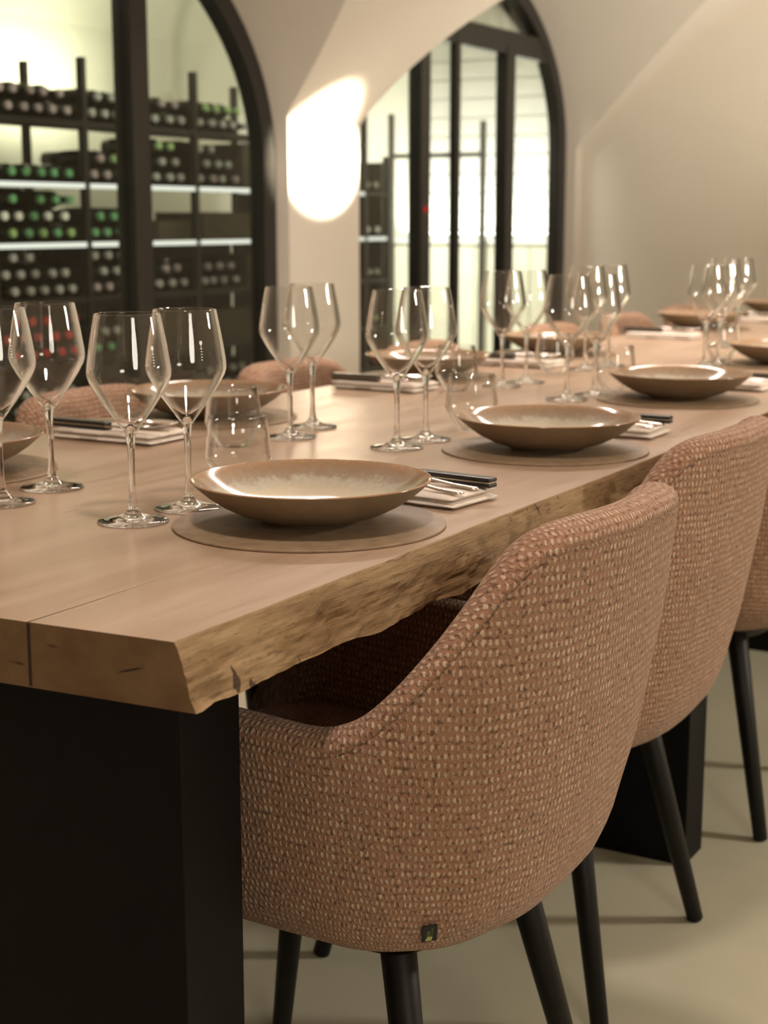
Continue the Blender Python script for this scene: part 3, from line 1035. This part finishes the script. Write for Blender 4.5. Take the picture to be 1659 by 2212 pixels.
def make_chair(label):
    root = empty('dining_chair', (0, 0, 0))
    tag(root, label, 'chair', 'tweed armchairs around the long table')
    ss = [-1.5 + 0.5 * k / 12 for k in range(12)] + [-1 + 2 * k / 72 for k in range(73)] + [1 + 0.5 * k / 12 for k in range(1, 13)]
    v, f, uv = [], [], []
    arc = 0.0
    pm = None
    NZ = 26
    ncol = None
    for s in ss:
        p0 = outline(s, interp(OS, 0.58), interp(OB, 0.58))
        if pm:
            arc += math.hypot(p0[0] - pm[0], p0[1] - pm[1])
        pm = p0
        h = chair_h(s)
        R = 0.020
        prof = []
        zb = 0.354
        for k in range(NZ):
            u = k / (NZ - 1)
            z = zb + (h - R - 0.006 - zb) * (u ** 1.25)
            prof.append((0.0, z))
        zs = h - R
        prof += [(0.0, zs - 0.0035), (0.0022, zs - 0.0018), (0.0, zs)]     # stitched seam groove
        for k in range(1, 9):
            a = math.pi * k / 8
            prof.append((TH / 2 * (1 - math.cos(a)), zs + R * math.sin(a)))
        zi = 0.42
        for k in range(1, 11):
            prof.append((TH + 0.004 * math.sin(math.pi * k / 10), zs + (zi - zs) * k / 10))
        acc = 0.0
        last = None
        for (d, z) in prof:
            zz = min(z, h)
            wb = 0.0016 * noise.noise((s * 9, z * 14, 2))
            x_, y_ = outline(s, interp(OS, zz) + d + wb, interp(OB, zz) + d + wb)
            if last:
                acc += math.dist(last, (x_, y_, z))
            last = (x_, y_, z)
            v.append(last)
            # v coordinate: height for the outer face so that the rows run level
            uv.append((arc, acc))
        ncol = len(prof)
    n = len(ss)
    # level the rows: measure v from the bottom edge in height
    for i in range(n - 1):
        for k in range(ncol - 1):
            f.append((i * ncol + k, (i + 1) * ncol + k, (i + 1) * ncol + k + 1, i * ncol + k + 1))
    f.append(tuple(range(ncol)))
    f.append(tuple((n - 1) * ncol + k for k in range(ncol - 1, -1, -1)))
    sh = mesh_obj('shell', v, f, M['fabric'], root, smooth=True, uvs=uv)
    # seat cushion
    m = MB()
    pts = []
    for k in range(49):
        s = -1.42 + 2.84 * k / 48
        pts.append(outline(s, TH + 0.012, TH + 0.012))
    front = [(pts[-1][0] - (pts[-1][0] - pts[0][0]) * k / 12, pts[-1][1] + 0.055 * math.sin(math.pi * k / 12) ** 0.6) for k in range(1, 12)]
    pts = pts + front
    cxm, cym = 0.0, -0.02
    rings = []
    for ins, z in ((0.10, 0.372), (0.065, 0.378), (0.05, 0.40), (0.025, 0.425), (0.0, 0.45), (0.006, 0.468), (0.025, 0.478), (0.07, 0.484), (0.13, 0.487)):
        q = []
        for (x_, y_) in pts:
            d = math.hypot(x_ - cxm, y_ - cym)
            k_ = max(0.05, (d - ins) / d)
            q.append((cxm + (x_ - cxm) * k_, cym + (y_ - cym) * k_, z))
        rings.append(q)
    np_ = len(pts)
    vs = [p for q in rings for p in q]
    fs = [(i * np_ + k, i * np_ + (k + 1) % np_, (i + 1) * np_ + (k + 1) % np_, (i + 1) * np_ + k) for i in range(len(rings) - 1) for k in range(np_)]
    fs.append(tuple(range(np_ - 1, -1, -1)))
    fs.append(tuple((len(rings) - 1) * np_ + k for k in range(np_)))
    mesh_obj('seat', vs, fs, M['fabric'], root, smooth=True, uvs=[(p[0] + 0.3, p[1] + p[2]) for p in vs])
    # dark board under the shell
    pts = [outline(-1.40 + 2.80 * k / 40, 0.145, 0.18) for k in range(41)]
    n_ = len(pts)
    vs = [(x_, y_, 0.335) for x_, y_ in pts] + [(x_, y_, 0.356) for x_, y_ in pts]
    fs = [tuple(range(n_ - 1, -1, -1)), tuple(range(n_, 2 * n_))] + [(k, (k + 1) % n_, n_ + (k + 1) % n_, n_ + k) for k in range(n_)]
    mesh_obj('base', vs, fs, M['leg'], root)
    for sx in (-1, 1):
        for sy in (-1, 1):
            m = MB()
            m.tube((sx * 0.135, 0.0 + sy * 0.145, 0.352), (sx * 0.195, sy * 0.222, 0.0005), 0.0185, 0.0125, 18)
            m.build('leg', M['leg'], root, smooth=True)
    # small woven tag sewn into the seam, low on the shell
    def on_shell(s, z, off):
        x_, y_ = outline(s, interp(OS, z) - off, interp(OB, z) - off)
        return Vector((x_, y_, z))
    sT, zT = -0.605, 0.408
    P = on_shell(sT, zT, 0.0008)
    U = (on_shell(sT + 0.03, zT, 0.0008) - P).normalized()
    V = (on_shell(sT, zT + 0.012, 0.0008) - on_shell(sT, zT - 0.012, 0.0008)).normalized()
    Nn = U.cross(V).normalized()
    V = Nn.cross(U)
    ca, sa = math.cos(math.radians(6)), math.sin(math.radians(6))
    U2, V2 = U * ca + V * sa, V * ca - U * sa
    Mx = Matrix((U2, V2, Nn)).transposed().to_4x4()
    Mx.translation = P
    m = MB(); m.bbox(-0.0075, 0.0075, -0.0135, 0.0135, 0.0, 0.0016, 0.0007, Mx)
    tg = m.build('tag', M['tag_black'], root)
    m = MB()   # stacked bold letters reading up the tag
    m.box(-0.0040, 0.0022, -0.0112, -0.0096, 0.0016, 0.0018, Mx)
    m.box(-0.0040, -0.0010, -0.0096, -0.0080, 0.0016, 0.0018, Mx)
    m.box(-0.0012, 0.0022, -0.0092, -0.0080, 0.0016, 0.0018, Mx)
    m.box(-0.0028, 0.0026, -0.0074, -0.0048, 0.0016, 0.0018, Mx)
    m.build('letters', M['tag_print'], tg)
    m = MB()
    for k in range(4):
        m.box(-0.0030, 0.0006, -0.0038 + k * 0.0024, -0.0020 + k * 0.0024, 0.0016, 0.0018, Mx)
    for k in range(6):
        m.box(0.0014, 0.0028, -0.0038 + k * 0.0024, -0.0022 + k * 0.0024, 0.0016, 0.0018, Mx)
    m.build('small_print', M['tag_print_dim'], tg)
    return root
proto = None
def chair(x, y, rz, label, tall=1.0):
    global proto
    if proto is None:
        o = proto = make_chair(label)
    else:
        o = copy_tree(proto)
        o['label'] = label
        for ch in list(o.children):          # only the nearest chair shows its woven tag
            if ch.name.split('.')[0] == 'tag':
                for g in list(ch.children):
                    bpy.data.objects.remove(g)
                bpy.data.objects.remove(ch)
    o.location = (x, y, 0)
    o.rotation_euler = (0, 0, rz)
    o.scale = (1, 1, tall)
R = math.radians
chair(1.385, 0.850, R(0), 'pink-brown tweed armchair nearest the camera, back turned, black woven tag low on its shell')
chair(1.985, 0.920, R(0), 'pink-brown tweed armchair second along the near edge, behind the largest chair')
chair(2.733, 0.923, R(0), 'pink-brown tweed armchair third along the near edge, cut by the frame')
chair(1.36, 1.52, R(180), 'tweed armchair across the table at the corner end, mostly out of frame')
FAR = [(2.085, 180.5, 'salmon tweed armchair across the table behind the first white napkin, at the frame edge'),
       (2.72, 178, 'salmon tweed armchair across the table in front of the bright plastered pier'),
       (3.32, 181, 'salmon tweed armchair across the table just right of the pier, behind the second far plate'),
       (4.093, 180, 'salmon tweed armchair across the table below the glazed door, behind the third far plate'),
       (4.665, 180, 'salmon tweed armchair across the table beside the corner of the end wall'),
       (5.24, 180, 'salmon tweed armchair farthest down the table before the beige end wall')]
for x, a_, lb in FAR:
    chair(x, 1.51, R(a_), lb, 0.965)

# ------------------------------------------------------------------ tableware
def placemat(x, y, label):
    global mat_proto
    if mat_proto is None:
        m = MB(); m.lathe([(0.1455, 0.0), (0.147, 0.0008), (0.147, 0.0024), (0.1462, 0.003)], 72)
        o = mat_proto = weighted(m.build('placemat', M['leather'], smooth=True))
    else:
        o = mat_proto.copy(); COL.objects.link(o)
    o.location = (x, y, TZ)
    tag(o, label, 'placemat', 'round leather placemats')
mat_proto = None

PLATE_OUT = [(0.048, 0.0), (0.052, 0.0), (0.054, 0.003), (0.062, 0.0052), (0.080, 0.0105), (0.098, 0.0195), (0.112, 0.029), (0.122, 0.0375), (0.1285, 0.0435), (0.1300, 0.0452)]
PLATE_IN = [(0.1300, 0.0452), (0.1296, 0.0466), (0.1282, 0.0464), (0.120, 0.0395), (0.108, 0.030), (0.093, 0.0205), (0.074, 0.0132), (0.050, 0.0092), (0.025, 0.0078), (0.002, 0.0075)]
plate_proto = None
def plate(x, y, label):
    global plate_proto
    if plate_proto is None:
        root = empty('coupe_plate', (0, 0, 0))
        m = MB(); m.lathe([(0.046, 0.004), (0.047, 0.0)] + PLATE_OUT, 96, cap0=True, cap1=False)
        m.build('body', M['stoneware'], root, smooth=True)
        m = MB(); m.lathe(PLATE_IN, 96, cap0=False, cap1=True)
        m.build('glazed_well', M['glaze'], root, smooth=True)
        plate_proto = o = root
    else:
        o = copy_tree(plate_proto)
    o.location = (x, y, TZ + 0.003)
    tag(o, label, 'plate', 'glazed coupe plates')

BOWL_OUT = [(0.0062, 0.0975), (0.0105, 0.1035), (0.0185, 0.1145), (0.0285, 0.1285), (0.0372, 0.1420), (0.0428, 0.1525), (0.0449, 0.1590), (0.0452, 0.1640),
            (0.0446, 0.1700), (0.0428, 0.1820), (0.0407, 0.1950), (0.0383, 0.2080), (0.0356, 0.2215), (0.0350, 0.2245)]
def wine_glass_proto():
    root = empty('wine_glass', (0, 0, 0))
    th = 0.0010
    inner = [(max(0.001, r - th - 0.0016 * max(0, (0.13 - z) / 0.03)), z + 0.0006 + 0.004 * max(0, (0.125 - z) / 0.03)) for r, z in BOWL_OUT]
    inner[-1] = (0.0342, 0.2246)
    inner[0] = (0.0012, 0.1075)
    inner[1] = (0.0056, 0.1088)
    prof = BOWL_OUT + [(0.0347, 0.2250)] + inner[::-1]
    m = MB(); m.lathe(prof, 64)
    m.build('bowl', M['bowl_glass'], root, smooth=True)
    st = [(0.0020, 0.1068), (0.0052, 0.1035), (0.0056, 0.0970), (0.0046, 0.0900), (0.0040, 0.0800), (0.0036, 0.0600), (0.0036, 0.0400), (0.0040, 0.0290), (0.0050, 0.0210),
          (0.0056, 0.0165), (0.0050, 0.0150)]
    m = MB(); m.lathe(st[::-1], 24)
    m.build('stem', M['glass'], root, smooth=True)
    ft = [(0.0335, 0.0004), (0.0375, 0.0008), (0.0385, 0.0018), (0.0378, 0.0030), (0.0300, 0.0042), (0.0190, 0.0062), (0.0110, 0.0092), (0.0076, 0.0125), (0.0068, 0.0149), (0.0050, 0.0150)]
    m = MB(); m.lathe(ft, 48)
    m.build('foot', M['glass'], root, smooth=True)
    # small etched pictogram of a glass with strokes under it
    def rad(z):
        for (r0, z0), (r1, z1) in zip(BOWL_OUT, BOWL_OUT[1:]):
            if z0 <= z <= z1:
                return r0 + (r1 - r0) * (z - z0) / (z1 - z0)
        return 0.04
    m = MB()
    def patch(pl):
        vs = []
        for (a_, z) in pl:
            r = rad(z) + 0.0002
            an = a_ / r
            vs.append((r * math.cos(an), r * math.sin(an), z))
        m.add(vs, [tuple(range(len(vs)))])
    z0 = 0.183
    patch([(-0.0014, z0 + 0.0095), (-0.0018, z0 + 0.0066), (0.0, z0 + 0.0042), (0.0018, z0 + 0.0066), (0.0014, z0 + 0.0095)])
    patch([(-0.0003, z0 + 0.0014), (0.0003, z0 + 0.0014), (0.0003, z0 + 0.0043), (-0.0003, z0 + 0.0043)])
    patch([(-0.0013, z0 + 0.0007), (0.0013, z0 + 0.0007), (0.0013, z0 + 0.0014), (-0.0013, z0 + 0.0014)])
    for k in range(4):
        patch([(-0.0008, z0 - 0.0022 - k * 0.003), (0.0008, z0 - 0.0026 - k * 0.003), (0.0008, z0 - 0.0016 - k * 0.003), (-0.0008, z0 - 0.0012 - k * 0.003)])
    m.build('etched_mark', M['etch'], root)
    return root
glass_proto = None
def wine_glass(x, y, label, rz=0.0):
    global glass_proto
    if glass_proto is None:
        o = glass_proto = wine_glass_proto()
    else:
        o = copy_tree(glass_proto)
    o.location = (x, y, TZ)
    o.rotation_euler = (0, 0, R(rz))
    tag(o, label, 'wine glass', 'tall angular wine glasses')

TUM_OUT = [(0.0200, 0.0003), (0.0215, 0.0012), (0.0300, 0.0150), (0.0385, 0.0290), (0.0410, 0.0350), (0.0412, 0.0400), (0.0400, 0.0520), (0.0378, 0.0700), (0.0356, 0.0865)]
tum_proto = None
def tumbler(x, y, label):
    global tum_proto
    if tum_proto is None:
        th = 0.0012
        inner = [(max(0.002, r - th), z + 0.0035 * (1 - min(1, z / 0.03)) + 0.0003) for r, z in TUM_OUT]
        m = MB(); m.lathe(TUM_OUT + [(0.0350, 0.0870)] + inner[::-1], 56)
        o = tum_proto = m.build('tumbler', M['bowl_glass'], smooth=True)
    else:
        o = tum_proto.copy(); COL.objects.link(o)
    o.location = (x, y, TZ)
    tag(o, label, 'tumbler', 'stemless water tumblers')

# napkin: three folded layers; origin at its centre, long side along y, diner at -y
nap_proto = None
def napkin(x, y, rz, label):
    global nap_proto
    if nap_proto is None:
        root = empty('napkin', (0, 0, 0))
        v, f = [], []
        def layer(x0, x1, y0, y1, z0, z1, seed):
            nx, ny = 14, 22
            r = (z1 - z0) / 2
            # closed rounded sheet as a lofted ring along y
            ring_n = 2 * (nx + 1)
            b = len(v)
            for j in range(ny + 1):
                yy = y0 + (y1 - y0) * j / ny
                ey = min(1.0, min(j, ny - j) / 1.5)
                for side in (0, 1):
                    for i in range(nx + 1):
                        u = i / nx if side == 0 else 1 - i / nx
                        ex = math.sqrt(max(0, 1 - max(0, abs(u - 0.5) * 2 - 0.93) ** 2 / 0.07 ** 2))
                        k = ex * (0.35 + 0.65 * ey)
                        zc = (z0 + z1) / 2
                        wv = 0.0006 * noise.noise((u * 4, yy * 22, seed)) * (1 if side else 0)
                        v.append((x0 + (x1 - x0) * u + 0.0008 * noise.noise((yy * 30, seed, u)), yy, zc + (r * k if side else -r * k) + wv))
            for j in range(ny):
                for i in range(ring_n):
                    i2 = (i + 1) % ring_n
                    f.append((b + j * ring_n + i, b + j * ring_n + i2, b + (j + 1) * ring_n + i2, b + (j + 1) * ring_n + i))
            f.append(tuple(b + i for i in range(ring_n - 1, -1, -1)))
            f.append(tuple(b + ny * ring_n + i for i in range(ring_n)))
        layer(-0.0490, 0.0490, -0.0950, 0.0950, 0.0002, 0.0084, 1.0)
        o1 = mesh_obj('lower_fold', v, f, M['linen'], root, smooth=True)
        v, f = [], []
        layer(-0.0480, 0.0475, -0.0935, 0.0945, 0.0084, 0.0164, 5.0)
        mesh_obj('upper_fold', v, f, M['linen'], root, smooth=True)
        o = nap_proto = root
    else:
        o = copy_tree(nap_proto)
    o.location = (x, y, TZ)
    o.rotation_euler = (0, 0, rz)
    tag(o, label, 'napkin', 'folded white napkins')

NZ_ = 0.0170
def knife_mesh():
    root = empty('knife', (0, 0, 0))
    m = MB(); m.bbox(-0.0085, 0.0085, -0.108, 0.0, 0.0, 0.0052, 0.002); m.bbox(-0.0085, 0.0085, -0.108, 0.0, 0.0066, 0.0118, 0.002)
    h = m.build('handle', M['handle_black'], root)
    m = MB(); m.bbox(-0.0080, 0.0080, -0.1075, -0.0005, 0.0050, 0.0068, 0.0006)
    m.build('tang', M['tang'], h)
    m = MB()
    pl = [(-0.0065, 0.0), (0.0075, 0.0), (0.0085, 0.03), (0.0085, 0.080), (0.0045, 0.102), (-0.002, 0.112), (-0.0062, 0.090), (-0.0065, 0.03)]
    n = len(pl)
    vs = [(x_, y_, 0.0048) for x_, y_ in pl] + [(x_, y_, 0.0066) for x_, y_ in pl]
    m.add(vs, [tuple(range(n - 1, -1, -1)), tuple(range(n, 2 * n))] + [(k, (k + 1) % n, n + (k + 1) % n, n + k) for k in range(n)])
    m.build('blade', M['steel'], root)
    return root
def ribbon(m, pts, th):
    """pts: (y, half width, z) along the length; solid strip"""
    n = len(pts)
    vs = []
    for (y_, hw, z) in pts:
        vs += [(-hw, y_, z), (0, y_, z + th * 1.25), (hw, y_, z), (hw * 0.9, y_, z - th * 0.4), (-hw * 0.9, y_, z - th * 0.4)]
    fs = []
    for i in range(n - 1):
        for k in range(5):
            k2 = (k + 1) % 5
            fs.append((i * 5 + k, i * 5 + k2, i * 5 + 5 + k2, i * 5 + 5 + k))
    fs.append((4, 3, 2, 1, 0))
    fs.append(tuple((n - 1) * 5 + k for k in range(5)))
    m.add(vs, fs)
HND = [(-0.090, 0.0050, 0.0012), (-0.086, 0.0078, 0.0014), (-0.060, 0.0072, 0.0030), (-0.030, 0.0048, 0.0066), (0.0, 0.0030, 0.0090), (0.030, 0.0030, 0.0080)]
def fork_mesh():
    root = empty('fork', (0, 0, 0))
    m = MB(); ribbon(m, HND, 0.0016); m.build('handle', M['steel'], root, smooth=True)
    m = MB()
    ribbon(m, [(0.030, 0.0030, 0.0080), (0.040, 0.0080, 0.0050), (0.050, 0.0115, 0.0034), (0.060, 0.0120, 0.0034)], 0.0012)
    for k in range(4):
        x_ = -0.0096 + k * 0.0064
        b = len(m.v)
        q = MB(); ribbon(q, [(0.058, 0.0016, 0.0034), (0.080, 0.0015, 0.0056), (0.100, 0.0010, 0.0110), (0.105, 0.0004, 0.0126)], 0.0012)
        m.add([(p[0] + x_, p[1], p[2]) for p in q.v], q.f)
    m.build('tines', M['steel'], root, smooth=True)
    return root
def spoon_mesh():
    root = empty('spoon', (0, 0, 0))
    m = MB(); ribbon(m, HND, 0.0016); m.build('handle', M['steel'], root, smooth=True)
    m = MB()
    n, k_ = 10, 20
    vs, fs = [], []
    for i in range(n + 1):
        rr = i / n
        for k in range(k_):
            a = 2 * math.pi * k / k_
            vs.append((0.0195 * rr * math.cos(a), 0.062 + 0.031 * rr * math.sin(a), 0.0016 + 0.0075 * rr * rr))
    for i in range(n):
        for k in range(k_):
            fs.append((i * k_ + k, i * k_ + (k + 1) % k_, (i + 1) * k_ + (k + 1) % k_, (i + 1) * k_ + k))
    m.add(vs, fs)
    b = m.build('bowl', M['steel'], root, smooth=True)
    sd = b.modifiers.new('solid', 'SOLIDIFY'); sd.thickness = 0.0012; sd.offset = 0
    return root
cut = {}
def cutlery(kind, x, y, z, rz, label):
    if kind not in cut:
        o = cut[kind] = {'knife': knife_mesh, 'fork': fork_mesh, 'spoon': spoon_mesh}[kind]()
    else:
        o = copy_tree(cut[kind])
    o.location = (x, y, z)
    o.rotation_euler = (0, 0, rz)
    tag(o, label, kind, 'cutlery on the napkins')

def setting(where, mat, nap, nap_rz, flip=False, plate_xy=None, with_plate=True, with_nap=True):
    if with_plate:
        placemat(mat[0], mat[1], 'round brown leather placemat under the %s plate' % where)
        p = plate_xy or mat
        plate(p[0], p[1], 'brown stoneware coupe plate with speckled cream well, %s plate' % where)
    if with_nap:
        a = nap_rz + (math.pi if flip else 0)
        napkin(nap[0], nap[1], a, 'folded white napkin with cutlery beside the %s plate' % where)
        c, s = math.cos(a), math.sin(a)
        def at(u, v_):
            return nap[0] + c * u - s * v_, nap[1] + s * u + c * v_
        z = TZ + NZ_
        x_, y_ = at(0.031, 0.006)
        cutlery('knife', x_, y_, z, a + R(-2), 'black handled table knife on the napkin by the %s plate' % where)
        x_, y_ = at(0.002, -0.004)
        cutlery('fork', x_, y_, z, a + R(2), 'steel fork on the napkin by the %s plate' % where)
        x_, y_ = at(-0.030, -0.006)
        cutlery('spoon', x_, y_, z, a + R(-1), 'steel spoon on the napkin by the %s plate' % where)

setting('nearest, corner-end', (1.366, 0.881), (1.566, 0.872), R(-5), plate_xy=(1.378, 0.886))
setting('second near-edge', (1.990, 0.885), (2.205, 0.886), R(2), plate_xy=(1.998, 0.884))
setting('third near-edge', (2.690, 0.935), (2.925, 0.93), R(3), plate_xy=(2.700, 0.935))
setting('fourth near-edge', (3.47, 0.955), (3.69, 0.95), R(0))
setting('across-the-table corner', (1.43, 1.49), (1.19, 1.49), R(0), flip=True, with_nap=False)
setting('first far-edge', (2.050, 1.520), (1.782, 1.487), R(1), flip=True)
setting('second far-edge', (2.815, 1.520), (2.580, 1.488), R(-2), flip=True)
setting('third far-edge', (3.46, 1.515), (3.150, 1.470), R(-3), flip=True)
setting('fourth far-edge', (4.50, 1.50), (4.110, 1.475), R(2), flip=True)
setting('farthest', (5.28, 1.48), (4.92, 1.48), R(0), flip=True)

G = [(1.282, 1.054, 'wine glass standing left of the nearest plate, its rim whole in view', 256),
     (1.375, 1.049, 'wine glass half behind the left rim of the nearest plate', 241),
     (1.400, 1.276, 'wine glass at the far left, whole foot on the table', 120),
     (1.294, 1.257, 'wine glass cut by the left picture border', 248),
     (1.917, 1.269, 'wine glass in front of the pier, the front one of its pair', 40),
     (2.032, 1.303, 'wine glass in front of the pier, the rear one of its pair', 80),
     (1.904, 1.078, 'wine glass left of the second near-edge plate, front one of the pair', 60),
     (1.996, 1.081, 'wine glass left of the second near-edge plate, rear one of the pair', 20),
     (2.724, 1.306, 'wine glass before the glazed door, left one of the pair', 10),
     (2.817, 1.297, 'wine glass before the glazed door, right one of the pair', 50),
     (2.580, 1.106, 'wine glass left of the third near-edge plate, front one of the pair', 10),
     (2.673, 1.090, 'wine glass left of the third near-edge plate, rear one of the pair', 70),
     (3.238, 1.290, 'wine glass before the end wall behind the third near-edge plate', 70),
     (3.130, 1.300, 'wine glass partly hidden behind the third near-edge pair', 0),
     (3.308, 1.090, 'wine glass left of the fourth near-edge plate, front one of the pair', 90),
     (3.401, 1.089, 'wine glass left of the fourth near-edge plate, rear one of the pair', 30),
     (3.985, 1.230, 'wine glass farthest down the table, tallest in view at the right', 0),
     (3.890, 1.235, 'wine glass beside the farthest glass, on its camera side', 0)]
for x, y, lb, rz in G:
    wine_glass(x, y, lb, rz)
for x, y, lb in [(1.530, 1.090, 'water tumbler directly behind the nearest plate'),
                 (1.800, 1.290, 'water tumbler in front of the first far-edge plate'),
                 (2.135, 1.075, 'water tumbler directly behind the second near-edge plate'),
                 (2.615, 1.350, 'water tumbler in front of the second far-edge plate'),
                 (2.770, 1.090, 'water tumbler directly behind the third near-edge plate'),
                 (3.010, 1.320, 'water tumbler in front of the third far-edge plate'),
                 (3.520, 1.120, 'water tumbler directly behind the fourth near-edge plate')]:
    tumbler(x, y, lb)
